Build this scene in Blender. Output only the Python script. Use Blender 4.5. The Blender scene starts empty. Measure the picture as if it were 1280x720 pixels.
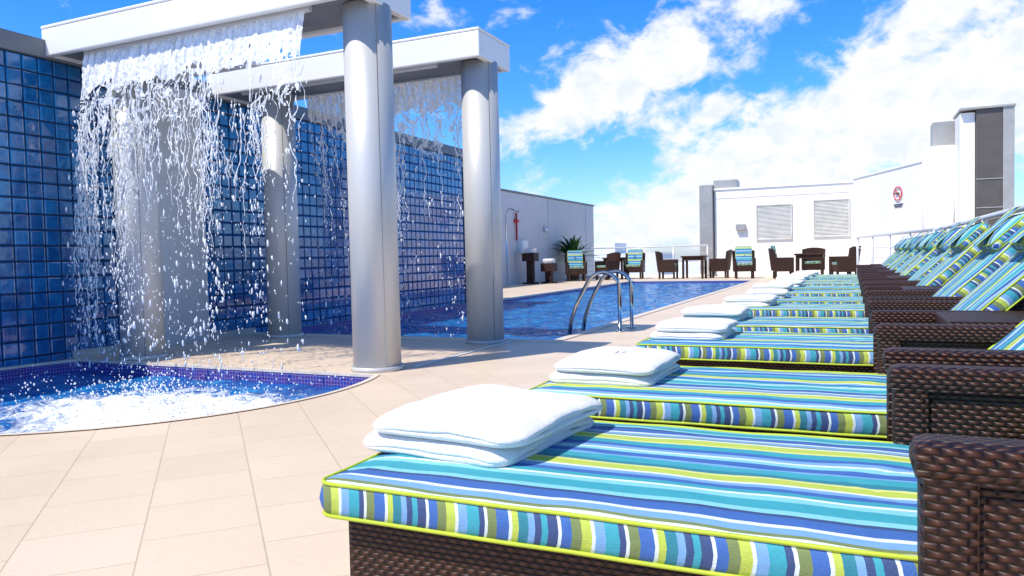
import bpy, bmesh, math, random
from mathutils import Vector, Matrix, noise
random.seed(7)
sc=bpy.context.scene
sc.view_settings.view_transform='Standard'
try: sc.view_settings.look='None'
except Exception: pass
sc.view_settings.exposure=0
COL=sc.collection
# ------------------------------------------------------------------ node helpers
def newmat(name):
    m=bpy.data.materials.new(name); m.use_nodes=True
    nt=m.node_tree; b=nt.nodes['Principled BSDF']
    return m,nt,b
def sv(nt,sock,v):
    if isinstance(v,bpy.types.NodeSocket): nt.links.new(v,sock)
    elif v is not None: sock.default_value=v
def M(nt,op,a,b=None,c=None,clamp=False):
    n=nt.nodes.new('ShaderNodeMath'); n.operation=op; n.use_clamp=clamp
    sv(nt,n.inputs[0],a)
    if b is not None: sv(nt,n.inputs[1],b)
    if c is not None: sv(nt,n.inputs[2],c)
    return n.outputs[0]
def MIX(nt,f,a,b,mode='MIX'):
    n=nt.nodes.new('ShaderNodeMix'); n.data_type='RGBA'; n.blend_type=mode
    sv(nt,n.inputs[0],f); sv(nt,n.inputs[6],a); sv(nt,n.inputs[7],b)
    return n.outputs[2]
def MIXF(nt,f,a,b):
    n=nt.nodes.new('ShaderNodeMix'); n.data_type='FLOAT'
    sv(nt,n.inputs[0],f); sv(nt,n.inputs[2],a); sv(nt,n.inputs[3],b)
    return n.outputs[0]
def TC(nt,k='Object'): return nt.nodes.new('ShaderNodeTexCoord').outputs[k]
def SEP(nt,v):
    n=nt.nodes.new('ShaderNodeSeparateXYZ'); nt.links.new(v,n.inputs[0]); return n.outputs
def COMB(nt,x,y,z):
    n=nt.nodes.new('ShaderNodeCombineXYZ'); sv(nt,n.inputs[0],x); sv(nt,n.inputs[1],y); sv(nt,n.inputs[2],z); return n.outputs[0]
def MAP(nt,v,loc=(0,0,0),rot=(0,0,0),scale=(1,1,1)):
    n=nt.nodes.new('ShaderNodeMapping'); nt.links.new(v,n.inputs[0])
    n.inputs[1].default_value=loc; n.inputs[2].default_value=rot; n.inputs[3].default_value=scale
    return n.outputs[0]
def NOI(nt,v,scale,detail=3,rough=.5,dist=0):
    n=nt.nodes.new('ShaderNodeTexNoise'); nt.links.new(v,n.inputs['Vector'])
    n.inputs['Scale'].default_value=scale; n.inputs['Detail'].default_value=detail
    n.inputs['Roughness'].default_value=rough; n.inputs['Distortion'].default_value=dist
    return n.outputs[0]
def RAMP(nt,f,stops,interp='LINEAR'):
    n=nt.nodes.new('ShaderNodeValToRGB'); nt.links.new(f,n.inputs[0]); cr=n.color_ramp; cr.interpolation=interp
    while len(cr.elements)>1: cr.elements.remove(cr.elements[-1])
    cr.elements[0].position=stops[0][0]; cr.elements[0].color=(*stops[0][1],1)
    for p,c in stops[1:]:
        e=cr.elements.new(p); e.color=(*c,1)
    return n.outputs[0]
def BUMP(nt,b,h,strength=.5,dist=.01):
    n=nt.nodes.new('ShaderNodeBump'); n.inputs['Strength'].default_value=strength; n.inputs['Distance'].default_value=dist
    nt.links.new(h,n.inputs['Height']); nt.links.new(n.outputs[0],b.inputs['Normal'])
def simple(name,col,rough=.5,metal=0,var=.12,vscale=3,bump=0,bscale=60):
    m,nt,b=newmat(name)
    co=TC(nt)
    n=NOI(nt,co,vscale,3,.6)
    lo=tuple(x*(1-var) for x in col); hi=tuple(min(1,x*(1+var)) for x in col)
    nt.links.new(RAMP(nt,n,[(.3,lo),(.7,hi)]),b.inputs['Base Color'])
    b.inputs['Roughness'].default_value=rough; b.inputs['Metallic'].default_value=metal
    if bump: BUMP(nt,b,NOI(nt,co,bscale,3,.6),bump,.01)
    return m
# ------------------------------------------------------------------ materials
def mat_deck():
    m,nt,b=newmat('deck_tile')
    co=TC(nt); v=MAP(nt,co,(.07,.12,0),(0,0,math.radians(-136.5)))
    br=nt.nodes.new('ShaderNodeTexBrick'); nt.links.new(v,br.inputs['Vector'])
    br.inputs['Scale'].default_value=1; br.inputs['Brick Width'].default_value=.33; br.inputs['Row Height'].default_value=.33
    br.inputs['Mortar Size'].default_value=.0024; br.inputs['Mortar Smooth'].default_value=.25; br.offset=.5
    br.inputs['Color1'].default_value=(.74,.585,.43,1); br.inputs['Color2'].default_value=(.80,.645,.485,1)
    br.inputs['Mortar'].default_value=(.48,.36,.245,1)
    n=NOI(nt,co,1.3,5,.6); n2=NOI(nt,co,45,3,.7)
    c=MIX(nt,.22,br.outputs[0],RAMP(nt,n,[(.3,(.58,.45,.32)),(.7,(.86,.70,.54))]),'MIX')
    c=MIX(nt,.10,c,RAMP(nt,n2,[(.3,(.38,.27,.19)),(.7,(.95,.82,.68))]))
    nt.links.new(c,b.inputs['Base Color'])
    nt.links.new(M(nt,'ADD',M(nt,'MULTIPLY',n,.3),.30),b.inputs['Roughness'])
    h=M(nt,'SUBTRACT',M(nt,'MULTIPLY',n2,.15),br.outputs['Fac']); BUMP(nt,b,h,.4,.003)
    return m
DECK=mat_deck()
def mat_mosaic():
    m,nt,b=newmat('pool_mosaic'); co=TC(nt); s=SEP(nt,co)
    v=COMB(nt,M(nt,'ADD',s[0],s[1]),s[2],0)
    br=nt.nodes.new('ShaderNodeTexBrick'); nt.links.new(v,br.inputs['Vector']); br.offset=0
    br.inputs['Scale'].default_value=1; br.inputs['Brick Width'].default_value=.027; br.inputs['Row Height'].default_value=.027
    br.inputs['Mortar Size'].default_value=.0015
    br.inputs['Color1'].default_value=(.03,.05,.36,1); br.inputs['Color2'].default_value=(.10,.04,.26,1); br.inputs['Mortar'].default_value=(.3,.3,.42,1)
    nt.links.new(br.outputs[0],b.inputs['Base Color']); b.inputs['Roughness'].default_value=.15
    return m
MOSAIC=mat_mosaic()
def mat_blocks():
    m,nt,b=newmat('glass_block'); co=TC(nt)
    a=nt.nodes.new('ShaderNodeAttribute'); a.attribute_name='rnd'; r=a.outputs['Fac']
    c=RAMP(nt,r,[(0,(.004,.09,.27)),(.6,(.007,.14,.38)),(1,(.02,.22,.50))])
    n=NOI(nt,co,7,2,.5,1.0)
    c=MIX(nt,.25,c,RAMP(nt,n,[(.35,(.002,.04,.15)),(.65,(.04,.32,.62))]))
    nt.links.new(c,b.inputs['Base Color']); b.inputs['Roughness'].default_value=.05
    b.inputs['Coat Weight'].default_value=.9; b.inputs['Coat Roughness'].default_value=.03
    BUMP(nt,b,n,.14,.02); return m
BLOCK=mat_blocks()
GROUT=simple('block_grout',(.006,.03,.10),.6)
def mat_water(name,foam=False):
    m,nt,b=newmat(name); co=TC(nt)
    v=co
    n1=NOI(nt,v,2.2,4,.6,.6); n2=NOI(nt,v,7,3,.65,1.2)
    vo=nt.nodes.new('ShaderNodeTexVoronoi'); vo.feature='SMOOTH_F1'; vo.inputs['Scale'].default_value=5.5
    vv=nt.nodes.new('ShaderNodeVectorMath'); vv.operation='ADD'
    nn=nt.nodes.new('ShaderNodeTexNoise'); nn.inputs['Scale'].default_value=3; nt.links.new(v,nn.inputs['Vector'])
    nt.links.new(v,vv.inputs[0]); nt.links.new(nn.outputs['Color'],vv.inputs[1]); nt.links.new(vv.outputs[0],vo.inputs['Vector'])
    c=RAMP(nt,n1,[(.3,(.002,.05,.26)),(.55,(.004,.11,.42)),(.8,(.012,.24,.60))])
    c=MIX(nt,M(nt,'MULTIPLY',M(nt,'POWER',vo.outputs[0],3,clamp=True),1.6,clamp=True),c,(.05,.40,.74,1))
    h=M(nt,'ADD',M(nt,'MULTIPLY',n1,1.0),M(nt,'MULTIPLY',n2,.7))
    if foam:
        s=SEP(nt,co)
        dx=M(nt,'DIVIDE',M(nt,'ADD',s[0],3.80),1.05); dy=M(nt,'DIVIDE',M(nt,'ADD',s[1],-3.15),.70)
        d=M(nt,'SQRT',M(nt,'ADD',M(nt,'MULTIPLY',dx,dx),M(nt,'MULTIPLY',dy,dy)))
        f1=NOI(nt,co,4.5,7,.68,1.4); f2=NOI(nt,co,38,3,.7)
        k=M(nt,'ADD',M(nt,'MULTIPLY',M(nt,'SUBTRACT',1.25,d),1.5),M(nt,'MULTIPLY',M(nt,'SUBTRACT',f1,.5),3.4))
        k=M(nt,'ADD',k,M(nt,'MULTIPLY',M(nt,'SUBTRACT',f2,.5),1.0))
        k=M(nt,'MULTIPLY',M(nt,'SUBTRACT',k,.10),1.4,clamp=True)
        c=MIX(nt,k,c,(.93,.95,.97,1))
        nt.links.new(M(nt,'ADD',M(nt,'MULTIPLY',k,.6),.04),b.inputs['Roughness'])
        h=M(nt,'MULTIPLY',M(nt,'ADD',h,M(nt,'MULTIPLY',M(nt,'MULTIPLY',f2,k),.5)),M(nt,'SUBTRACT',1,M(nt,'MULTIPLY',k,.4)))
    else: b.inputs['Roughness'].default_value=.05
    nt.links.new(c,b.inputs['Base Color']); b.inputs['IOR'].default_value=1.33
    BUMP(nt,b,h,1.0,.12 if not foam else .04); return m
WATER=mat_water('pool_water'); SPAW=mat_water('spa_water',True)
def mat_fall(name,sheet=False):
    m,nt,b=newmat(name); co=TC(nt)
    b.inputs['Base Color'].default_value=(.92,.94,.96,1); b.inputs['Roughness'].default_value=.15
    if sheet:
        n=NOI(nt,MAP(nt,co,scale=(1,1,.12)),26,3,.65,.4); n2=NOI(nt,co,34,2,.7)
        a=M(nt,'ADD',M(nt,'MULTIPLY',n,1.6),M(nt,'MULTIPLY',n2,.9))
        a=M(nt,'MULTIPLY',M(nt,'SUBTRACT',a,.80),1.7,clamp=True)
        # thinner (more see-through) lower down
        zz=SEP(nt,co)[2]; lo=M(nt,'MULTIPLY',M(nt,'SUBTRACT',zz,1.7),1.5,clamp=True)
        a=M(nt,'ADD',M(nt,'MULTIPLY',a,.50),M(nt,'ADD',M(nt,'MULTIPLY',lo,.30),.22))
        nt.links.new(a,b.inputs['Alpha'])
        BUMP(nt,b,M(nt,'ADD',n,M(nt,'MULTIPLY',n2,.5)),.6,.03)
    return m
FALL=mat_fall('falling_water'); SHEET=mat_fall('water_sheet',True)
def mat_alu():
    m,nt,b=newmat('silver_cladding'); co=TC(nt)
    n=NOI(nt,MAP(nt,co,scale=(1,1,.15)),3.0,4,.6)
    nt.links.new(RAMP(nt,n,[(.3,(.54,.535,.52)),(.7,(.63,.625,.61))]),b.inputs['Base Color'])
    b.inputs['Metallic'].default_value=.15
    nt.links.new(M(nt,'ADD',M(nt,'MULTIPLY',n,.2),.30),b.inputs['Roughness'])
    return m
ALU=mat_alu()
ALUD=simple('soffit_grey',(.20,.21,.22),.5)
WHITE=simple('white_render',(.88,.86,.81),.6,var=.05,vscale=1.2,bump=.1)
WHITEP=simple('white_panel',(.86,.85,.82),.35,var=.03,vscale=1)
GREYW=simple('grey_render',(.62,.62,.61),.7,var=.06,vscale=1,bump=.15)
CAPG=simple('grey_capping',(.17,.185,.20),.5)
GREYP=simple('grey_panel',(.40,.385,.36),.4,metal=.2)
DARKP=simple('brown_glass_panel',(.10,.085,.075),.5)
CHROME=simple('polished_steel',(.60,.58,.56),.10,metal=1,var=.03)
WHITEM=simple('white_metal',(.74,.75,.76),.3,metal=.2,var=.04)
LOUV=simple('louvre',(.66,.65,.60),.5)
RED=simple('red_paint',(.6,.02,.02),.4)
LEAF=simple('leaf',(.05,.12,.02),.5,var=.4,vscale=6)
POT=simple('pot',(.18,.08,.045),.7)
CONC=simple('concrete',(.5,.47,.43),.8)
LIME=simple('lime_piping',(.46,.56,.03),.6,var=.1,vscale=20)
BLACK=simple('dark_plastic',(.02,.02,.02),.4)
def mat_towel():
    m,nt,b=newmat('towel_cloth'); co=TC(nt)
    n=NOI(nt,co,300,2,.7); n2=NOI(nt,co,26,3,.6)
    nt.links.new(RAMP(nt,n,[(.3,(.74,.725,.70)),(.65,(.90,.885,.86))]),b.inputs['Base Color'])
    b.inputs['Roughness'].default_value=.95
    BUMP(nt,b,M(nt,'ADD',n,M(nt,'MULTIPLY',n2,1.6)),.7,.004); return m
TOWEL=mat_towel()
def mat_wicker():
    m,nt,b=newmat('wicker'); co=SEP(nt,TC(nt)); nz=SEP(nt,TC(nt,'Normal'))[2]
    top=M(nt,'GREATER_THAN',M(nt,'ABSOLUTE',nz),.75)
    h=MIXF(nt,top,M(nt,'ADD',co[0],co[1]),co[0]); v=MIXF(nt,top,co[2],co[1])
    p=.0105; w=.023
    vr=M(nt,'DIVIDE',v,p); row=M(nt,'FLOOR',vr); par=M(nt,'MULTIPLY',M(nt,'FLOORED_MODULO',row,2) ,math.pi)
    cx=M(nt,'ADD',M(nt,'MULTIPLY',M(nt,'COSINE',M(nt,'ADD',M(nt,'MULTIPLY',h,2*math.pi/w),par)),.5),.5)
    pr=M(nt,'SINE',M(nt,'MULTIPLY',M(nt,'FRACT',vr),math.pi))
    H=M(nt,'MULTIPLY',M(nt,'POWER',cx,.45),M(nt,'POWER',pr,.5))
    wn=nt.nodes.new('ShaderNodeTexWhiteNoise'); wn.noise_dimensions='2D'
    cellx=M(nt,'FLOOR',M(nt,'ADD',M(nt,'DIVIDE',h,w),M(nt,'DIVIDE',par,2*math.pi)))
    nt.links.new(COMB(nt,cellx,row,0),wn.inputs['Vector'])
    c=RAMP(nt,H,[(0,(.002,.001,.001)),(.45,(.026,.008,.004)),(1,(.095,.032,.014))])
    c=MIX(nt,M(nt,'MULTIPLY',wn.outputs[0],.6),c,(.026,.008,.005,1))
    nt.links.new(c,b.inputs['Base Color']); b.inputs['Roughness'].default_value=.45
    b.inputs['Specular IOR Level'].default_value=.35
    BUMP(nt,b,H,.9,.006); return m
WICK=mat_wicker()
Wt=(.74,.82,.80);Tq=(.015,.34,.43);Aq=(.22,.60,.66);Bl=(.02,.11,.42);Nv=(.012,.04,.17);Lm=(.50,.60,.05);Yl=(.72,.74,.22);Ol=(.17,.22,.05);Sk=(.17,.37,.66);Tl=(.0,.20,.27)
SEQ=[(Tq,4),(Aq,2),(Wt,1),(Tq,2),(Bl,2),(Sk,2),(Wt,1),(Lm,3),(Yl,1),(Tl,2),(Tq,3),(Sk,1),(Bl,3),(Aq,2),(Wt,1),(Sk,2),(Bl,2),(Tq,3),(Yl,1),(Lm,3),(Wt,1),(Ol,1),(Sk,2),(Wt,1),(Bl,3),(Nv,1),(Aq,2)]
SEQ2=[(Nv,3),(Wt,1),(Bl,3),(Ol,3),(Lm,3),(Wt,1),(Sk,3),(Tq,4),(Nv,2),(Wt,1),(Ol,3),(Bl,4),(Wt,1),(Lm,2),(Tl,3),(Sk,2),(Nv,2),(Tq,2)]
def mat_stripe(name,seq,period,axis):
    m,nt,b=newmat(name); tc=TC(nt); s=SEP(nt,tc)
    x=s[1] if axis=='Y' else M(nt,'ADD',s[0],s[1])
    oi=nt.nodes.new('ShaderNodeObjectInfo')
    wob=NOI(nt,tc,6,1,.5)
    x=M(nt,'ADD',x,M(nt,'ADD',M(nt,'MULTIPLY',oi.outputs['Random'],.31),M(nt,'MULTIPLY',wob,.008)))
    x=M(nt,'FRACT',M(nt,'ADD',M(nt,'DIVIDE',x,period),10))
    tot=sum(a for _,a in seq); st=[];p=0
    for c,a in seq: st.append((p/tot,c)); p+=a
    c=RAMP(nt,x,st,'CONSTANT')
    n=NOI(nt,tc,350,2,.6); n2=NOI(nt,tc,9,3,.6)
    c=MIX(nt,M(nt,'MULTIPLY',n,.25),c,(.22,.29,.30,1))
    nt.links.new(c,b.inputs['Base Color']); b.inputs['Roughness'].default_value=.75
    BUMP(nt,b,M(nt,'ADD',M(nt,'MULTIPLY',n,.12),n2),.6,.016); return m
STR=mat_stripe('striped_fabric',SEQ,.50,'Y'); STRS=mat_stripe('striped_fabric_boxing',SEQ2,.25,'S')
# ------------------------------------------------------------------ mesh helpers
def link(o,parent=None):
    COL.objects.link(o)
    if parent: o.parent=parent
    return o
def empty(name,loc=(0,0,0),rot=0):
    e=bpy.data.objects.new(name,None); e.location=loc; e.rotation_euler=(0,0,rot); e.empty_display_size=.2
    COL.objects.link(e); return e
def obj(name,bm,mats,parent=None,smooth=False,loc=(0,0,0),rot=(0,0,0)):
    me=bpy.data.meshes.new(name); bm.to_mesh(me); bm.free()
    for m in (mats if isinstance(mats,(list,tuple)) else [mats]): me.materials.append(m)
    if smooth:
        for p in me.polygons: p.use_smooth=True
    o=bpy.data.objects.new(name,me); o.location=loc; o.rotation_euler=rot
    return link(o,parent)
def dup(o,parent,name=None):
    d=bpy.data.objects.new(name or o.name.split('.')[0],o.data); d.location=o.location; d.rotation_euler=o.rotation_euler
    return link(d,parent)
def addbox(bm,x0,x1,y0,y1,z0,z1,bev=0,mi=0,mat=None):
    r=bmesh.ops.create_cube(bm,size=1)
    vs=r['verts']
    for v in vs:
        v.co=Vector(((x0+x1)/2+v.co.x*(x1-x0),(y0+y1)/2+v.co.y*(y1-y0),(z0+z1)/2+v.co.z*(z1-z0)))
    if mat:
        for v in vs: v.co=mat@v.co
    fs=set(f for v in vs for f in v.link_faces)
    for f in fs: f.material_index=mi
    if bev:
        es=list(set(e for v in vs for e in v.link_edges))
        bmesh.ops.bevel(bm,geom=es,offset=bev,segments=2,affect='EDGES',profile=.6)
def box(name,x0,x1,y0,y1,z0,z1,mat,bev=0,parent=None):
    bm=bmesh.new(); addbox(bm,x0,x1,y0,y1,z0,z1,bev); return obj(name,bm,mat,parent)
def addcyl(bm,x,y,z0,z1,r0,r1=None,seg=32,mi=0):
    r1=r0 if r1 is None else r1
    a=[bm.verts.new((x+r0*math.cos(2*math.pi*i/seg),y+r0*math.sin(2*math.pi*i/seg),z0)) for i in range(seg)]
    b=[bm.verts.new((x+r1*math.cos(2*math.pi*i/seg),y+r1*math.sin(2*math.pi*i/seg),z1)) for i in range(seg)]
    for i in range(seg):
        f=bm.faces.new((a[i],a[(i+1)%seg],b[(i+1)%seg],b[i])); f.smooth=True; f.material_index=mi
    f=bm.faces.new(b); f.material_index=mi
    f=bm.faces.new(a[::-1]); f.material_index=mi
def tube(bm,pts,rad,seg=8,closed=False,mi=0):
    pts=[Vector(p) for p in pts]; n=len(pts); rings=[]
    if not hasattr(rad,'__len__'): rad=[rad]*n
    for i,p in enumerate(pts):
        if closed: t=(pts[(i+1)%n]-pts[i-1])
        else: t=pts[min(i+1,n-1)]-pts[max(i-1,0)]
        if t.length<1e-9: t=Vector((0,0,1))
        t.normalize()
        ref=Vector((0,0,1)) if abs(t.z)<.9 else Vector((0,1,0))
        u=t.cross(ref).normalized(); w=t.cross(u)
        rings.append([bm.verts.new(p+(u*math.cos(2*math.pi*k/seg)+w*math.sin(2*math.pi*k/seg))*rad[i]) for k in range(seg)])
    for i in range(n if closed else n-1):
        A=rings[i];B=rings[(i+1)%n]
        for k in range(seg):
            f=bm.faces.new((A[k],A[(k+1)%seg],B[(k+1)%seg],B[k])); f.smooth=True; f.material_index=mi
    if not closed:
        f=bm.faces.new(rings[0]); f.material_index=mi
        f=bm.faces.new(rings[-1][::-1]); f.material_index=mi
def rrect(hx,hy,r,nx=22,ny=11,nc=4):
    r=min(r,hx*.99,hy*.99); P=[]
    cs=[(hx-r,-hy+r,-90),(hx-r,hy-r,0),(-hx+r,hy-r,90),(-hx+r,-hy+r,180)]
    for i,(cx,cy,a0) in enumerate(cs):
        for k in range(nc):
            a=math.radians(a0+90*k/nc); P.append((cx+r*math.cos(a),cy+r*math.sin(a)))
        a=math.radians(a0+90); s=(cx+r*math.cos(a),cy+r*math.sin(a))
        c2=cs[(i+1)%4]; a=math.radians(c2[2]); e=(c2[0]+r*math.cos(a),c2[1]+r*math.sin(a))
        n=ny if i%2==0 else nx
        for k in range(n): P.append((s[0]+(e[0]-s[0])*k/n,s[1]+(e[1]-s[1])*k/n))
    return P
def cushion(name,hx,hy,th,mats,parent,loc,rot=(0,0,0),r=.035,puff=.012,seed=0):
    bm=bmesh.new()
    def wr(x,y): return .006*noise.noise(Vector((x*7+seed,y*9,seed)))+.003*noise.noise(Vector((x*3,y*22+seed,seed*2)))
    insets=[hy-.012,hy*.75,hy*.5,hy*.3,.07,.035,.012,0]
    def ring(d,z,out=0):
        R=[]
        for x,y in rrect(hx-d+out,hy-d+out,max(r-d,.006)):
            o=.005*noise.noise(Vector((x*6+seed,y*6,3))) if d<.02 else 0
            R.append(bm.verts.new((x,y,z+(wr(x,y) if d>.01 else o))))
        return R
    seq=[]
    for d in insets: seq.append((ring(d,th/2+puff*(1-math.exp(-d/.05))),0))
    for k,(zz,o) in enumerate([(th*.3,.005),(0,.008),(-th*.3,.005)]): seq.append((ring(0,zz,o),1))
    for d in insets[::-1]: seq.append((ring(d,-th/2),2))
    for i in range(len(seq)-1):
        A=seq[i][0];B=seq[i+1][0];n=len(A)
        mi=1 if (seq[i][1]==1 or seq[i+1][1]==1) else 0
        for k in range(n):
            f=bm.faces.new((A[k],B[k],B[(k+1)%n],A[(k+1)%n])); f.material_index=mi; f.smooth=True
    bm.faces.new(seq[0][0]); bm.faces.new(seq[-1][0][::-1])
    for z in (th/2,-th/2):
        tube(bm,[(x,y,z+.005*noise.noise(Vector((x*6+seed,y*6,3)))) for x,y in rrect(hx+.002,hy+.002,r)],.0038,6,True,2)
    bmesh.ops.recalc_face_normals(bm,faces=bm.faces)
    return obj(name,bm,mats,parent,False,loc,rot)
def addtowel(bm,hx,hy,th,seed,layers=3):
    z=0; lt=th/layers
    for L in range(layers):
        ox=.012*math.sin(seed*1.7+L*2.3); oy=.012*math.cos(seed*2.9+L*1.9)
        prof=[(hy*.96,0),(.06,0),(.026,.0),(.010,.09),(.002,.24),(.003,.38),(.011,.48),(.011,.52),(.003,.61),(.0,.74),(.005,.86),(.016,.97),(.032,1.05),(.055,1.12)]
        d=.075
        while d<hy*.93: prof.append((d,1.16+.02*min(1,d/.15))); d+=.02
        seq=[]
        for d,zz in prof:
            P=rrect(hx-d,hy-d,max(.055-d,.004),22,24,6); R=[]
            for x,y in P:
                w=.007*noise.noise(Vector((x*5+seed,y*5,L*3+seed)))+.002*noise.noise(Vector((x*18+seed,y*18,L*3)))
                if zz>.5: w-= .016*((abs(x)/hx)**4)*((abs(y)/hy)**2)+.008*(abs(y)/hy)**6
                e=.010*noise.noise(Vector((x*7,y*7,L+seed*2)))
                R.append(bm.verts.new((x+ox+e,y+oy+e,max(.0005,z+zz*lt+w*(zz>.3)))))
            seq.append(R)
        for i in range(len(seq)-1):
            A=seq[i];B=seq[i+1];n=len(A)
            for k in range(n):
                f=bm.faces.new((A[k],A[(k+1)%n],B[(k+1)%n],B[k])); f.smooth=True
        bm.faces.new(seq[0][::-1]); f=bm.faces.new(seq[-1]); f.smooth=True
        z+=lt*.96
def towel(hx,hy,th,loc,rot,seed):
    bm=bmesh.new(); addtowel(bm,hx,hy,th,seed,2); bmesh.ops.recalc_face_normals(bm,faces=bm.faces)
    return obj('folded_towel',bm,TOWEL,None,False,loc,(0,0,rot))
# ------------------------------------------------------------------ ground, deck
bm=bmesh.new(); S=6000
bm.faces.new([bm.verts.new(p) for p in ((-S,-S,-30),(S,-S,-30),(S,S,-30),(-S,S,-30))])
obj('ground',bm,simple('hazy_ground',(.50,.49,.46),.9,var=.15,vscale=.002))
SPC=(-4.6,3.7); SPR=1.68; BY=4.35
def spa_loop(r=SPR,back=BY):
    P=[]; a0=math.asin((back-SPC[1])/r)
    n=72
    a1=-math.pi-a0
    for i in range(n+1):
        a=a0+(a1-a0)*i/n; P.append((SPC[0]+r*math.cos(a),SPC[1]+r*math.sin(a)))
    m=14
    s=P[-1];e=P[0]
    for i in range(1,m): P.append((s[0]+(e[0]-s[0])*i/m,s[1]+(e[1]-s[1])*i/m))
    return P
PX0,PX1,PY0,PY1=-6.27,-2.6,6.64,23.0
pool_l=[(PX0,PY0),(PX1,PY0),(PX1,PY1),(PX0,PY1)]
bm=bmesh.new()
def loopedges(P,z=0):
    vs=[bm.verts.new((x,y,z)) for x,y in P]
    return [bm.edges.new((vs[i],vs[(i+1)%len(vs)])) for i in range(len(vs))]
es=loopedges([(-9.6,-5),(3,-5),(3,27.4),(-9.6,27.4)])+loopedges(spa_loop())+loopedges(pool_l)
bmesh.ops.triangle_fill(bm,use_beauty=True,use_dissolve=False,edges=es)
bmesh.ops.recalc_face_normals(bm,faces=bm.faces)
for f in bm.faces:
    if f.normal.z<0: f.normal_flip()
obj('deck',bm,DECK)
def basin(name,P,depth=.6):
    bm=bmesh.new(); a=[bm.verts.new((x,y,-.001)) for x,y in P]; b=[bm.verts.new((x,y,-depth)) for x,y in P]
    n=len(P)
    for i in range(n): bm.faces.new((a[i],a[(i+1)%n],b[(i+1)%n],b[i]))
    bm.faces.new(b); return obj(name,bm,MOSAIC)
basin('spa_basin',spa_loop()); basin('pool_basin',pool_l,1.3)
bm=bmesh.new(); L1=spa_loop(SPR-.004,BY-.004); L2=spa_loop(SPR+.035,BY+.035)
n=len(L1)
a=[bm.verts.new((x,y,.006)) for x,y in L1]; b=[bm.verts.new((x,y,.006)) for x,y in L2]; c=[bm.verts.new((x,y,-.014)) for x,y in L1]
for i in range(n):
    j=(i+1)%n; bm.faces.new((a[i],a[j],b[j],b[i])); bm.faces.new((a[i],c[i],c[j],a[j]))
bmesh.ops.recalc_face_normals(bm,faces=bm.faces)
COPE=simple('pale_coping',(.76,.65,.53),.5,var=.1,vscale=8)
obj('spa_coping',bm,COPE)
bm=bmesh.new()
for (x0,x1,y0,y1) in ((PX1-.012,PX1+.09,PY0-.09,PY1+.09),(PX0-.09,PX0+.012,12.0,PY1+.09),(PX0+.012,PX1-.012,PY0-.09,PY0+.012),(PX0+.012,PX1-.012,PY1-.012,PY1+.09)):
    addbox(bm,x0,x1,y0,y1,-.02,.012,.004)
obj('pool_coping',bm,COPE)
def water(name,x0,x1,y0,y1,z,nx,ny,amp,sc_,mat,turb=None):
    bm=bmesh.new(); G=[]
    for j in range(ny+1):
        row=[]
        for i in range(nx+1):
            x=x0+(x1-x0)*i/nx;y=y0+(y1-y0)*j/ny
            h=amp*noise.fractal(Vector((x*sc_,y*sc_,1.3)),1,2,3)
            if turb:
                d=math.hypot((x-turb[0])/turb[2],(y-turb[1])/turb[3])
                k=math.exp(-d*d*.9); h+=k*(.03+.06*noise.fractal(Vector((x*6,y*6,4)),.9,2,4))
            row.append(bm.verts.new((x,y,z+h)))
        G.append(row)
    for j in range(ny):
        for i in range(nx):
            f=bm.faces.new((G[j][i],G[j][i+1],G[j+1][i+1],G[j+1][i])); f.smooth=True
    return obj(name,bm,mat)
water('spa_water',-6.29,-2.85,1.95,4.45,-.10,170,130,.012,3,SPAW,(-3.9,3.25,1.0,.6))
water('pool_water',PX0-.02,PX1+.02,PY0-.02,PY1+.02,-.07,140,520,.018,3.2,WATER)
box('drain_channel',-3.0,-2.965,4.78,6.53,.003,.009,WHITEP)
# ------------------------------------------------------------------ glass block wall
WX=-6.3
wall=empty('glass_block_wall')
box('grout_backing',WX-.25,WX-.022,-1.0,11.9,-.2,2.60,GROUT,0,wall)
bm=bmesh.new(); lay=bm.faces.layers.float.new('rnd')
bs=.1335; g=.0045
ny=int(12.9/bs); nz=20
for j in range(ny):
    y0=-1.0+j*bs
    if 4.95<y0+bs/2<5.9: continue
    for k in range(nz):
        z0=-.07+k*bs
        if z0+bs>2.61: continue
        def rect(x,q): return [(x,y0+q,z0+q),(x,y0+bs-q,z0+q),(x,y0+bs-q,z0+bs-q),(x,y0+q,z0+bs-q)]
        V=[[bm.verts.new(p) for p in s] for s in (rect(WX-.022,g),rect(WX-.004,g+.003),rect(WX,g+.012))]
        r=random.random()*.8
        for s in range(2):
            for i in range(4):
                f=bm.faces.new((V[s][i],V[s][(i+1)%4],V[s+1][(i+1)%4],V[s+1][i])); f[lay]=min(1,r+.15*s)
        f=bm.faces.new(V[2]); f[lay]=r
obj('blocks',bm,BLOCK,wall)
box('capping',WX-.28,WX+.03,-1.0,11.95,2.602,2.76,CAPG,.01,wall)
box('pier',WX-.02,WX+.09,4.96,5.88,0,2.60,ALU,.008,wall)
box('end_pier',WX-.25,WX+.02,11.9,12.05,0,2.60,GREYW,.005,wall)
box('plinth',WX-.021,WX+.025,4.4,6.62,0,.07,CONC,.004,wall)
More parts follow.
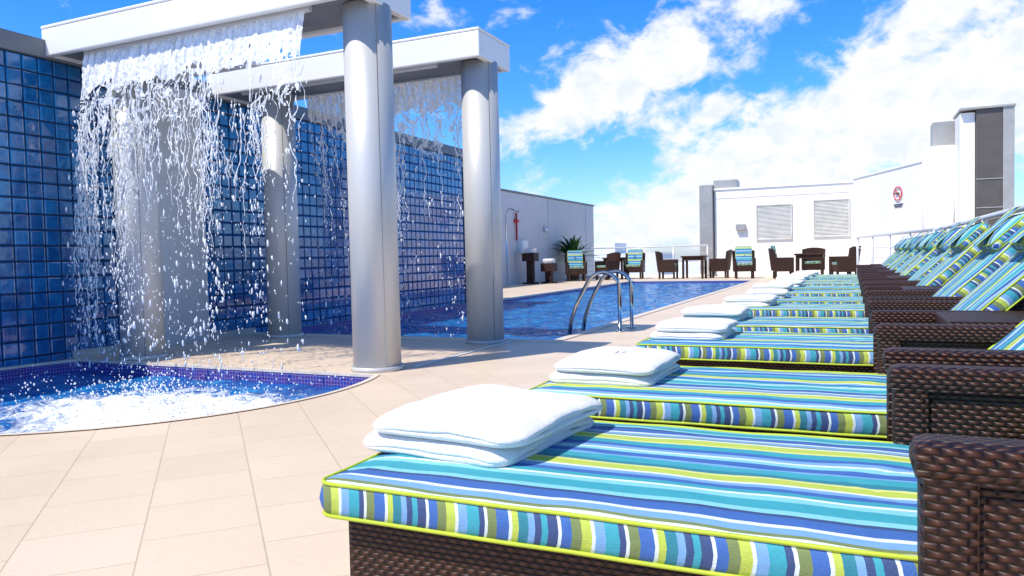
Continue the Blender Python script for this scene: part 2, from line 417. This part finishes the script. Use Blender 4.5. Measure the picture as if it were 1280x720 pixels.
# ------------------------------------------------------------------ portals (columns + canopy beams)
def portal(yc,x_l=-6.32,x_r=-3.03,extra=False):
    e=empty('waterfall_portal')
    for x in (-5.65,-3.20):
        bm=bmesh.new(); R=.176
        addcyl(bm,x,yc,.0,2.64,R,seg=64)
        addcyl(bm,x,yc,.0,.035,R+.018,seg=64)
        obj('column',bm,ALU,e)
        bm=bmesh.new()
        for ang in (-35,145):
            a=math.radians(ang); px,py=x+R*math.cos(a),yc+R*math.sin(a)
            tube(bm,[(px,py,.036),(px,py,2.62)],.0035,6)
        obj('column_seam',bm,ALUD,e)
    y0,y1=yc-.335,yc+.335
    bm=bmesh.new()
    z0,z1=2.62,2.88
    addbox(bm,x_l,x_r,y0,y0+.06,z0,z1-.03,.012)
    addbox(bm,x_l,x_r,y1-.06,y1,z0,z1-.03,.012)
    addbox(bm,x_l,x_l+.06,y0+.061,y1-.061,z0+.001,z1-.032,.006)
    addbox(bm,x_r-.06,x_r,y0+.061,y1-.061,z0+.001,z1-.032,.006)
    addbox(bm,x_l-.004,x_r+.004,y0-.004,y1+.004,z1-.028,z1,.012)
    obj('fascia',bm,WHITEP,e)
    box('soffit',x_l+.062,x_r-.062,y0+.062,y1-.062,z0+.03,z0+.08,ALUD,0,e)
    bm=bmesh.new(); addbox(bm,x_l+.4,x_r-.5,y0+.09,y0+.13,z0-.015,z0+.028,.003)
    obj('weir_slot',bm,WHITEM,e)
    if extra:
        bm=bmesh.new(); addbox(bm,x_l+.02,x_l+1.3,y1+.02,y1+.55,z0+.02,z1+.16,.02)
        obj('pump_housing',bm,WHITEP,e)
    return e
portal(4.60,extra=True); portal(6.40)
# ------------------------------------------------------------------ waterfalls
_b=bmesh.new(); bmesh.ops.create_icosphere(_b,subdivisions=1,radius=1); 
ICOV=[v.co.copy() for v in _b.verts]; ICOF=[[v.index for v in f.verts] for f in _b.faces]; _b.free()
def build_mesh(name,V,F,mat,parent):
    me=bpy.data.meshes.new(name); me.from_pydata(V,[],F); me.materials.append(mat)
    for p in me.polygons: p.use_smooth=True
    o=bpy.data.objects.new(name,me); return link(o,parent)
def drop(V,F,x,y,z,r,el):
    b=len(V); rz=random.uniform(-.35,.35)
    for v in ICOV:
        jx=1+random.uniform(-.25,.25)
        V.append((x+v.x*r*jx+v.z*r*el*rz*.3,y+v.y*r*jx,z+v.z*r*el*jx))
    for f in ICOF: F.append([b+i for i in f])
def waterfall(xa,xb,yt,zt,sheet_h,zend,nstr,dens,seed,side_profile):
    random.seed(seed)
    e=empty('waterfall')
    dr=-1 if yt<5.5 else 1
    def yy(z): return yt+dr*.17*math.sqrt(max(0,zt-z)/2.6)
    bm=bmesh.new(); nx,nz=400,120; G={}; H=sheet_h*4.0
    for j in range(nz+1):
        for i in range(nx+1):
            x=xa+(xb-xa)*i/nx; z=zt-H*j/nz
            G[i,j]=(x+.012*noise.noise(Vector((x*9,z*9,seed))),yy(z)+.018*noise.noise(Vector((x*22,z*4,seed)))+.008*noise.noise(Vector((x*60,z*30,seed))),z)
    vm={}
    def gv(k):
        if k not in vm: vm[k]=bm.verts.new(G[k])
        return vm[k]
    for j in range(nz):
        t=4.0*j/nz
        for i in range(nx):
            x,y,z=G[i,j]
            edge=1.0+.22*noise.noise(Vector((x*5,seed,0)))+.15*noise.noise(Vector((x*17,seed,1)))
            if t>edge:
                wx=x*10.5+1.3*noise.noise(Vector((z*8,x*6,seed))); wz=z*5.0+1.0*noise.noise(Vector((x*9,z*5,seed+3)))
                w1=abs(noise.noise(Vector((wx,wz,seed+19)))); w2=abs(noise.noise(Vector((wx*2.1,wz*1.2,seed+29))))
                k=(t-edge)
                gate=noise.noise(Vector((x*3.2,z*1.6,seed+40)))+.18*(side_profile((x-xa)/(xb-xa))-.9)
                keep=(w1<.105-.026*k) or (w2<.070-.030*k)
                if not keep or gate<-.32+.30*k: continue
            else:
                if t>.6*edge and abs(noise.noise(Vector((x*21,z*10,seed+9))))>.62-.35*(t/edge-.6): continue
            f=bm.faces.new((gv((i,j)),gv((i+1,j)),gv((i+1,j+1)),gv((i,j+1)))); f.smooth=True
    obj('water_sheet',bm,SHEET,e)
    bm=bmesh.new(); V=[];F=[]
    # a few broad clusters of strands with clear gaps between them
    cl=[random.random() for _ in range(13)]
    for s in range(nstr):
        u=min(1,max(0,random.choice(cl)+random.gauss(0,.022))) if random.random()<.6 else random.random()
        x=xa+(xb-xa)*u; prof=side_profile(u)
        z=zt-sheet_h*random.uniform(.9,2.6)
        end=z-random.uniform(.2,1.25)*prof
        pts=[];rad=[];r0=random.uniform(.0025,.0075); ph=random.uniform(0,9); L=z-end
        zz=z; drift=random.uniform(-.12,.12)
        while zz>end:
            t=(z-zz)/max(L,.01)
            xx=x+drift*(z-zz)*.6+.06*noise.noise(Vector((zz*5,x*3,ph)))+.022*noise.noise(Vector((zz*17,x*3,ph)))
            pts.append((xx,yy(zz)+.04*noise.noise(Vector((zz*4,ph,x))),zz))
            rad.append(max(.0012,r0*(1-.45*t)*(.35+1.7*abs(noise.noise(Vector((zz*30,ph,0)))))))
            zz-=.011
            if random.random()<.035 and len(pts)>4:
                tube(bm,pts,rad,5); pts=[];rad=[]; zz-=random.uniform(.01,.07)
        if len(pts)>3: tube(bm,pts,rad,5)
        zz=end; nd=int(dens*random.uniform(.4,1.4)*prof)
        for k in range(nd):
            q=random.random()**1.35
            zd=z-(z-zend)*q
            xx=x+drift*(z-zd)*.6+random.gauss(0,.025+.03*q)
            r=random.choice((.0025,.003,.0036,.0045,.006,.009))*random.uniform(.7,1.15)
            drop(V,F,xx,yy(zd)+random.gauss(0,.05),zd,r,random.uniform(1.2,4.5))
            if random.random()<.3:
                for _ in range(3):
                    drop(V,F,xx+random.gauss(0,.008),yy(zd)+random.gauss(0,.02),zd+random.gauss(0,.035),r*.7,random.uniform(1,3.5))
    obj('strands',bm,FALL,e)
    build_mesh('droplets',V,F,FALL,e)
    return e
def prof1(u):
    return 1.5 if u<.24 else (.6 if u<.5 else .9 if u<.8 else .5)
waterfall(-5.92,-3.58,4.38,2.62,.33,-.03,150,18,3,prof1)
waterfall(-5.45,-3.40,6.62,2.62,.27,-.03,80,13,11,lambda u:.9)
V=[];F=[]; random.seed(5)
for i in range(1300):
    a=random.random()*6.28; rr=abs(random.gauss(0,.75))
    x=-3.95+1.25*rr*math.cos(a); y=3.3+.75*rr*math.sin(a)
    if math.hypot(x-SPC[0],y-SPC[1])>SPR-.08 or y>4.3 or x<-6.2: continue
    drop(V,F,x,y,-.05+abs(random.gauss(0,.07)),random.uniform(.002,.006),random.uniform(.8,1.8))
build_mesh('splash',V,F,FALL,None)
# ------------------------------------------------------------------ loungers
CM=[STR,STRS,LIME]
BA=math.radians(45)
proto={}
def lounger(y):
    e=empty('sun_lounger',(0,y,0))
    if not proto:
        bm=bmesh.new()
        addbox(bm,-.90,1.0,.03,.63,.07,.315,.012)
        for lx in (-.86,.93):
            for ly in (.065,.595): addbox(bm,lx-.03,lx+.03,ly-.03,ly+.03,0,.07,.004)
        proto['base']=obj('base',bm,WICK,e)
        bm=bmesh.new()
        for (ya,yb) in ((-.055,.02),(.64,.715)):
            addbox(bm,.08,.15,ya,yb,.0,.525,.018)
            addbox(bm,.93,.99,ya,yb,.0,.525,.01)
            addbox(bm,.07,1.0,ya-.006,yb+.006,.495,.55,.022)
            ym=(ya+yb)/2
            addbox(bm,.135,.935,ym-.022,ym+.022,.06,.505,.003)
        proto['arms']=obj('arms',bm,WICK,e)
        proto['seat']=cushion('seat_cushion',.615,.335,.062,CM,e,(-.325,.33,.347),seed=1)
        L=.74; bx=.36
        bm=bmesh.new(); addbox(bm,0,L,.05,.61,-.035,0,.01)
        proto['back']=obj('backrest_frame',bm,WICK,e,False,(bx,0,.34),(0,-BA,0))
        cx=bx+math.cos(BA)*L*.5-math.sin(BA)*.035; cz=.345+math.sin(BA)*L*.5+math.cos(BA)*.035
        proto['bc']=cushion('back_cushion',L*.5-.01,.315,.06,CM,e,(cx,.33,cz),(0,-BA,0),seed=4)
        cx=bx+math.cos(BA)*(L-.09)-math.sin(BA)*.10; cz=.345+math.sin(BA)*(L-.09)+math.cos(BA)*.10
        proto['hp']=cushion('head_pillow',.11,.26,.045,CM,e,(cx,.33,cz),(0,-BA,0),r=.05,puff=.035,seed=8)
        bm=bmesh.new()
        tube(bm,[(.75,.33,.07),(.75,.33,.36)],.012,6); tube(bm,[(.93,.12,.1),(.80,.12,.70)],.012,6); tube(bm,[(.93,.54,.1),(.80,.54,.70)],.012,6)
        proto['st']=obj('support_bars',bm,BLACK,e)
    else:
        for k in proto: dup(proto[k],e)
    return e
ys=[]
y=1.144
for k in range(6):
    ys+= [y,y+1.0]; y+=2.33
random.seed(21)
for i,yy_ in enumerate(ys):
    lounger(yy_)
    if i==0: towel(.197,.225,.086,(-.768,yy_+.40,.384),math.radians(-6),3)
    else: towel(.185+random.uniform(-.01,.01),.215+random.uniform(-.015,.01),.080,(-.755+random.uniform(-.03,.04),yy_+.35,.384),math.radians(random.uniform(-9,7)),i*7.3)
def side_table(x,y):
    e=empty('wicker_side_table',(x,y,0)); bm=bmesh.new()
    addbox(bm,-.25,.25,-.23,.23,.50,.55,.01)
    addbox(bm,-.235,.235,-.215,.215,.16,.50,.004)
    for a in (-1,1):
        for b in (-1,1): addbox(bm,a*.21-.025,a*.21+.025,b*.19-.025,b*.19+.025,0,.16,.003)
    obj('body',bm,WICK,e)
for k in range(6): side_table(.55,1.144+2.33*k+1.0+.66+.335+.03)
# ------------------------------------------------------------------ pool ladder
e=empty('pool_ladder')
bm=bmesh.new()
for yl in (7.6,8.06):
    P=[(-2.22,yl,0),(-2.22,yl,.3),(-2.22,yl,.44)]
    for k in range(1,11):
        a=math.radians(180*k/10*.83); P.append((-2.40+.18*math.cos(a),yl,.46+.17*math.sin(a)))
    P+=[(-2.63,yl,.42),(-2.70,yl,.28),(-2.76,yl,.12),(-2.79,yl,-.05),(-2.80,yl,-.5)]
    tube(bm,P,.021,14)
    addcyl(bm,-2.22,yl,.0,.018,.05,.045,24)
for z in (-.15,-.38): addbox(bm,-2.84,-2.76,7.62,8.04,z,z+.02,.004)
obj('handrails',bm,CHROME,e)
# ------------------------------------------------------------------ railings
def railing(name,pts,h=1.1,step=1.2,mids=(.25,.45,.65,.85),mat=WHITEM,r=.028,post=.026):
    e=empty(name); bm=bmesh.new()
    for a,b in zip(pts[:-1],pts[1:]):
        A=Vector((*a,0));B=Vector((*b,0)); L=(B-A).length; n=max(1,round(L/step))
        up=Vector((0,0,1))
        tube(bm,[A+up*h,B+up*h],r,10)
        for m in mids: tube(bm,[A+up*m,B+up*m],.010,6)
        for k in range(n+1):
            p=A+(B-A)*k/n; addcyl(bm,p.x,p.y,0,h-.01,post,seg=10); addcyl(bm,p.x,p.y,.085,.10,.05,seg=12)
    obj('rails_and_posts',bm,mat,e)
    bm=bmesh.new()
    for a,b in zip(pts[:-1],pts[1:]):
        A=Vector((*a,0));B=Vector((*b,0)); d=(B-A); ang=math.atan2(d.y,d.x)
        addbox(bm,0,d.length,-.08,.08,-.002,.09,.006,0,Matrix.Translation(A)@Matrix.Rotation(ang,4,'Z'))
    obj('kerb',bm,WHITE,e)
railing('side_railing',[(1.22,-3),(1.22,13.6)])
railing('side_railing',[(1.20,13.7),(.12,18.6)])
railing('end_railing',[(-9.4,26.7),(-4.6,26.7)])
# ------------------------------------------------------------------ far walls and buildings
e=empty('grey_boundary_wall')
box('wall',-9.8,-9.5,12.05,29,0,2.82,GREYW,.01,e)
box('coping',-9.84,-9.46,12.02,29.04,2.822,2.88,CAPG,.005,e)
box('return_wall',-9.49,-6.56,11.8,12.0,0,2.82,GREYW,.01,e)
bm=bmesh.new()
for yv in (16,20,24,28): addbox(bm,-9.502,-9.494,yv-.006,yv+.006,0,2.8)
obj('control_joints',bm,ALUD,e)
e=empty('wall_service_box'); bm=bmesh.new(); addbox(bm,-9.5,-9.36,21.4,21.9,.95,1.35,.01); addbox(bm,-9.365,-9.345,21.45,21.85,1.0,1.3,.005); obj('body',bm,WHITEP,e)
e=empty('fire_hose_pipe')
bm=bmesh.new(); tube(bm,[(-9.44,21.2,1.35),(-9.44,21.2,2.2),(-9.44,21.35,2.25)],.03,8); addbox(bm,-9.5,-9.38,21.12,21.28,1.9,2.0,.004); obj('pipe',bm,RED,e)
e=empty('shower_post',(-9.2,19.9,0)); bm=bmesh.new(); tube(bm,[(0,0,0),(0,0,2.1),(.1,0,2.25),(.3,0,2.2)],.022,10); addcyl(bm,.3,0,2.12,2.18,.08,.03,16); obj('pipe',bm,CHROME,e)
e=empty('wall_lamp',(-9.42,23.6,1.75)); bm=bmesh.new(); addcyl(bm,0,0,-.1,.1,.07,.07,16); addbox(bm,-.08,0,-.03,.03,-.03,.03); obj('body',bm,WHITEM,e)
e=empty('rooftop_building')
YB=27.4
box('front_wall',-4.45,.05,YB,YB+6,0,3.05,WHITE,.01,e)
box('parapet_cap',-4.49,.03,YB-.04,YB+6.0,3.052,3.12,WHITEP,.005,e)
def rotbox(name,ax,ay,bx,by,th,z0,z1,mat,parent,off=0,bev=.008):
    A=Vector((ax,ay,0));B=Vector((bx,by,0)); d=B-A; ang=math.atan2(d.y,d.x)
    bm=bmesh.new(); addbox(bm,0,d.length,off,off+th,z0,z1,bev,0,Matrix.Translation(A)@Matrix.Rotation(ang,4,'Z')); return obj(name,bm,mat,parent)
rotbox('angled_wall',.06,27.38,1.85,22.9,.5,0,3.15,WHITE,e)
rotbox('angled_cap',.06,27.38,1.85,22.9,.56,3.152,3.22,WHITEP,e,-.03)
bm=bmesh.new()
for i,zz in enumerate((2.75,)): addbox(bm,-4.45,.05,YB-.012,YB-.002,zz,zz+.012)
obj('render_joint',bm,LOUV,e)
def louvre(xc,w,z0,z1):
    p=empty('wall_louvre'); bm=bmesh.new(); y=YB
    for a in ((xc-w/2-.04,xc-w/2,z0,z1),(xc+w/2,xc+w/2+.04,z0,z1),(xc-w/2-.04,xc+w/2+.04,z1+.001,z1+.04),(xc-w/2-.04,xc+w/2+.04,z0-.04,z0-.001)):
        addbox(bm,a[0],a[1],y-.06,y-.003,a[2],a[3],.004)
    n=26
    for i in range(n):
        zc=z0+(z1-z0)*(i+.5)/n
        addbox(bm,xc-w/2,xc+w/2,-.024,.024,-.003,.003,0,0,Matrix.Translation((0,y-.03,zc))@Matrix.Rotation(math.radians(52),4,'X'))
    obj('slats',bm,LOUV,p)
louvre(-2.45,1.1,1.28,2.42); louvre(-.62,1.05,1.32,2.5)
p=empty('wall_light',(-3.55,YB-.1,1.7)); bm=bmesh.new(); addbox(bm,-.16,.16,-.06,.1,-.1,.12,.02); obj('body',bm,GREYP,p)
e=empty('rooftop_tower')
box('shaft',-4.95,-4.5,27.2,27.8,0,3.25,GREYP,.01,e); box('top',-4.5,-3.7,27.5,28.3,3.13,3.42,GREYP,.01,e)
e=empty('plant_tower')
bm=bmesh.new(); addcyl(bm,2.03,21.4,0,3.3,.42,seg=48); obj('drum',bm,WHITE,e)
box('drum_top',1.85,2.35,21.5,22.1,3.302,3.95,GREYP,.01,e)
box('side',2.28,2.58,20.1,21.0,0,3.90,WHITE,.01,e)
box('glazed_face',2.59,3.10,20.0,21.2,0,3.94,DARKP,.008,e)
box('edge_fin',3.102,3.32,19.97,21.2,0,3.94,GREYP,.008,e)
bm=bmesh.new()
for z in (.9,1.7,2.35): addbox(bm,2.58,3.10,19.985,19.998,z,z+.02)
obj('mullions',bm,GREYP,e)
box('cap',2.26,3.34,19.93,21.25,3.942,3.99,GREYP,.005,e)
p=empty('no_smoking_sign'); A=Vector((.06,27.38,0));B=Vector((1.85,22.9,0)); d=(B-A); ang=math.atan2(d.y,d.x)
Mx=Matrix.Translation(A+d*.66+Vector((0,0,2.42)))@Matrix.Rotation(ang,4,'Z')@Matrix.Rotation(math.radians(90),4,'X')
bm=bmesh.new()
ring=[Mx@Vector((.24*math.cos(t*math.pi/16),.19*math.sin(t*math.pi/16),.03)) for t in range(32)]
tube(bm,ring,.016,6,True); tube(bm,[Mx@Vector((-.16,.13,.03)),Mx@Vector((.16,-.13,.03))],.012,6)
obj('red_ring',bm,RED,p)
bm=bmesh.new(); addbox(bm,-.14,.08,-.02,.02,.02,.045,0,0,Mx); addbox(bm,-.28,.28,-.33,-.30,.012,.02,0,0,Mx); addbox(bm,-.22,.22,-.39,-.36,.012,.02,0,0,Mx)
obj('lettering',bm,BLACK,p)
bm=bmesh.new(); random.seed(9)
for i in range(26):
    x=random.uniform(-420,120); y=random.uniform(380,800); w=random.uniform(14,40); h=random.uniform(4,27)
    addbox(bm,x,x+w,y,y+w,-30,-30+h)
addbox(bm,-46,-28,120,130,-30,1.2); addbox(bm,-40,-36,121,128,1.2,3.0)
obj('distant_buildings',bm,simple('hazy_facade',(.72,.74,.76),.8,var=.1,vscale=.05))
# ------------------------------------------------------------------ terrace furniture
def chair(x,y,rot,cush=True):
    e=empty('wicker_armchair',(x,y,0),rot); bm=bmesh.new()
    addbox(bm,-.27,.27,-.25,.27,.22,.42,.01)
    for a in (-1,1):
        for b in (-1,1):
            addbox(bm,a*.25-.03,a*.25+.03,b*.24-.03,b*.24+.03,0,.24,.004)
        addbox(bm,a*.30-.035,a*.30+.035,-.27,.27,.22,.64,.012)
    n=9; pv=None
    for k in range(n+1):
        t=-1+2*k/n; bx=t*.33; by=.30-.05*t*t*2
        hgt=.93-.06*t*t
        cur=[(bx,by,.25),(bx,by+.05,.25),(bx*1.05,by+.13,hgt),(bx*1.05,by+.08,hgt)]
        cur=[bm.verts.new(c) for c in cur]
        if pv:
            for q in range(4): bm.faces.new((pv[q],pv[(q+1)%4],cur[(q+1)%4],cur[q]))
        else: bm.faces.new(cur)
        pv=cur
    bm.faces.new(pv[::-1]); bmesh.ops.recalc_face_normals(bm,faces=bm.faces)
    obj('frame',bm,WICK,e)
    cushion('seat_pad',.25,.25,.06,CM,e,(0,-.0,.455),r=.05,seed=x)
    if cush: cushion('back_pad',.25,.27,.07,CM,e,(0,.25,.74),(math.radians(80),0,math.radians(0)),r=.05,seed=y)
def table(x,y,r=.45):
    e=empty('wicker_dining_table',(x,y,0)); bm=bmesh.new()
    addbox(bm,-r,r,-r,r,.70,.75,.01); addbox(bm,-r*.9,r*.9,-r*.9,r*.9,.60,.70,.004)
    for a in (-1,1):
        for b in (-1,1): addbox(bm,a*r*.82-.035,a*r*.82+.035,b*r*.82-.035,b*r*.82+.035,0,.60,.004)
    obj('body',bm,WICK,e)
pi=math.pi
chair(-3.1,24.6,.2,True); chair(-1.9,24.1,pi/2+.2,True); chair(-.35,24.3,-pi/2,False); table(-1.15,24.2,.42); chair(-1.1,25.3,0,False)
chair(-.2,22.6,-pi/2+.3,False)
table(-4.75,25.1,.38); chair(-5.6,25.0,pi/2,False); chair(-6.85,25.3,.1,True); table(-7.6,25.6,.38); chair(-8.3,23.4,.45,True); chair(-7.55,24.4,-.6,False); chair(-4.0,25.4,-pi/2,False)
def stand(x,y,h):
    e=empty('towel_stand',(x,y,0)); bm=bmesh.new()
    addbox(bm,-.2,.2,-.2,.2,h-.25,h,.01); addbox(bm,-.1,.1,-.1,.1,.05,h-.25,.01); addbox(bm,-.2,.2,-.2,.2,0,.05,.01)
    obj('stand',bm,WICK,e)
    bm=bmesh.new(); addtowel(bm,.17,.17,.14,x,3); bmesh.ops.recalc_face_normals(bm,faces=bm.faces); obj('towels',bm,TOWEL,e,False,(0,0,h+.002))
stand(-9.0,21.2,.95); stand(-8.55,21.6,.62)
e=empty('potted_palm',(-8.95,24.9,0)); bm=bmesh.new(); addcyl(bm,0,0,0,.5,.2,.28,20); obj('pot',bm,POT,e)
bm=bmesh.new(); random.seed(4)
for i in range(110):
    a=random.random()*6.28; L=random.uniform(.7,1.35); up=random.uniform(.5,1.4); c=Vector((0,0,.5+random.uniform(0,.2)))
    dv=Vector((math.cos(a),math.sin(a),0)); sd=Vector((-math.sin(a),math.cos(a),0)); pv=None
    for k in range(7):
        t=k/6; p=c+dv*(L*t*math.cos(up)*(1+.3*t))+Vector((0,0,1))*(L*(t*math.sin(up)*1.25-.5*t*t)); w=.05*math.sin(math.pi*min(1,t*.9+.1))+.002
        cur=(bm.verts.new(p-sd*w),bm.verts.new(p+sd*w+Vector((0,0,.01))))
        if pv: bm.faces.new((pv[0],pv[1],cur[1],cur[0]))
        pv=cur
obj('fronds',bm,LEAF,e)
# ------------------------------------------------------------------ light
SE=math.radians(55); sx,sy=-.50,-.866
S_=Vector((sx*math.cos(SE),sy*math.cos(SE),math.sin(SE)))
l=bpy.data.lights.new('sun','SUN'); l.energy=5.0; l.angle=math.radians(.5); l.color=(1,.935,.83)
lo=bpy.data.objects.new('sun',l); lo.rotation_euler=S_.to_track_quat('Z','Y').to_euler(); lo.location=(0,0,20); COL.objects.link(lo)
w=bpy.data.worlds.new('World'); sc.world=w; w.use_nodes=True; nt=w.node_tree
bg=nt.nodes['Background']; sky=nt.nodes.new('ShaderNodeTexSky'); sky.sky_type='NISHITA'; sky.sun_disc=False
sky.sun_elevation=SE; sky.sun_rotation=math.atan2(sx,sy)%(2*math.pi); sky.air_density=1.0; sky.dust_density=.6; sky.ozone_density=1.5
hs=nt.nodes.new('ShaderNodeHueSaturation'); hs.inputs['Saturation'].default_value=1.2; hs.inputs['Value'].default_value=1.0; nt.links.new(sky.outputs[0],hs.inputs['Color'])
g=SEP(nt,TC(nt,'Generated'))
az=M(nt,'MULTIPLY',M(nt,'ARCTAN2',g[0],g[1]),57.2958)
el=M(nt,'MULTIPLY',M(nt,'ARCSINE',g[2]),57.2958)
tint=RAMP(nt,M(nt,'DIVIDE',el,90,clamp=True),[(0,(.34,.40,.60)),(.04,(.28,.38,.55)),(.10,(.18,.36,.56)),(.22,(.10,.34,.66)),(.5,(.22,.27,.31)),(1,(.24,.27,.29))])
skyc=MIX(nt,1.0,hs.outputs[0],tint,'MULTIPLY')
vs_=nt.nodes.new('ShaderNodeVectorMath'); vs_.operation='SCALE'; nt.links.new(skyc,vs_.inputs[0]); vs_.inputs[3].default_value=4.2
def gauss(ca,ce,slope,s1,s2,amp):
    c,s=math.cos(math.radians(slope)),math.sin(math.radians(slope))
    da=M(nt,'SUBTRACT',az,ca); de=M(nt,'SUBTRACT',el,ce)
    u=M(nt,'DIVIDE',M(nt,'ADD',M(nt,'MULTIPLY',da,c),M(nt,'MULTIPLY',de,s)),s1)
    v=M(nt,'DIVIDE',M(nt,'SUBTRACT',M(nt,'MULTIPLY',de,c),M(nt,'MULTIPLY',da,s)),s2)
    q=M(nt,'ADD',M(nt,'MULTIPLY',u,u),M(nt,'MULTIPLY',v,v))
    return M(nt,'MULTIPLY',M(nt,'EXPONENT',M(nt,'MULTIPLY',q,-1)),amp)
acc=None
for a in [(-15,13.2,23,12,2.9,1.35),(-5,6.3,20,12,3.8,1.5),(8,9.5,5,8,5.0,1.4),(6.5,17.0,42,7,1.8,.8),(-20,2,0,8,2.2,.6),(-28,17.5,12,5,1.6,.6),(-10.5,10.3,10,3.5,1.4,.6),(-48,18,0,5,2,.5)]:
    x=gauss(*a); acc=x if acc is None else M(nt,'ADD',acc,x)
vec=COMB(nt,M(nt,'MULTIPLY',az,.10),M(nt,'MULTIPLY',el,.125),0)
vec=MAP(nt,vec,rot=(0,0,math.radians(-20)),scale=(1.0,1.15,1))
f=NOI(nt,vec,2.3,9,.62,.25)
dn=M(nt,'ADD',acc,M(nt,'MULTIPLY',M(nt,'SUBTRACT',f,.5),3.1))
k=nt.nodes.new('ShaderNodeMapRange'); k.interpolation_type='SMOOTHSTEP'; nt.links.new(dn,k.inputs[0]); k.inputs[1].default_value=.28; k.inputs[2].default_value=1.0
cc=RAMP(nt,NOI(nt,vec,4.2,6,.6,.3),[(.35,(.82,.89,.96)),(.56,(1.0,1.0,1.0))])
cl=MIX(nt,1.0,cc,(10.5,10.5,10.4,1),'MULTIPLY')
out=MIX(nt,k.outputs[0],vs_.outputs[0],cl)
nt.links.new(out,bg.inputs['Color']); bg.inputs['Strength'].default_value=.10
# ------------------------------------------------------------------ camera
psi=math.radians(24.46); th=math.radians(2.27); ro=math.radians(1.3)
Fh=Vector((-math.sin(psi),math.cos(psi),0)); R=Vector((math.cos(psi),math.sin(psi),0)); Z=Vector((0,0,1))
fw=Fh*math.cos(th)-Z*math.sin(th); up0=Fh*math.sin(th)+Z*math.cos(th)
right=R*math.cos(ro)-up0*math.sin(ro); up=R*math.sin(ro)+up0*math.cos(ro)
cam=bpy.data.cameras.new('camera'); co=bpy.data.objects.new('camera',cam); COL.objects.link(co)
m=Matrix((right,up,-fw)).transposed().to_4x4(); m.translation=Vector((0,0,.8)); co.matrix_world=m
cam.sensor_width=36; cam.lens=26.3; cam.clip_start=.05; cam.clip_end=12000
sc.camera=co
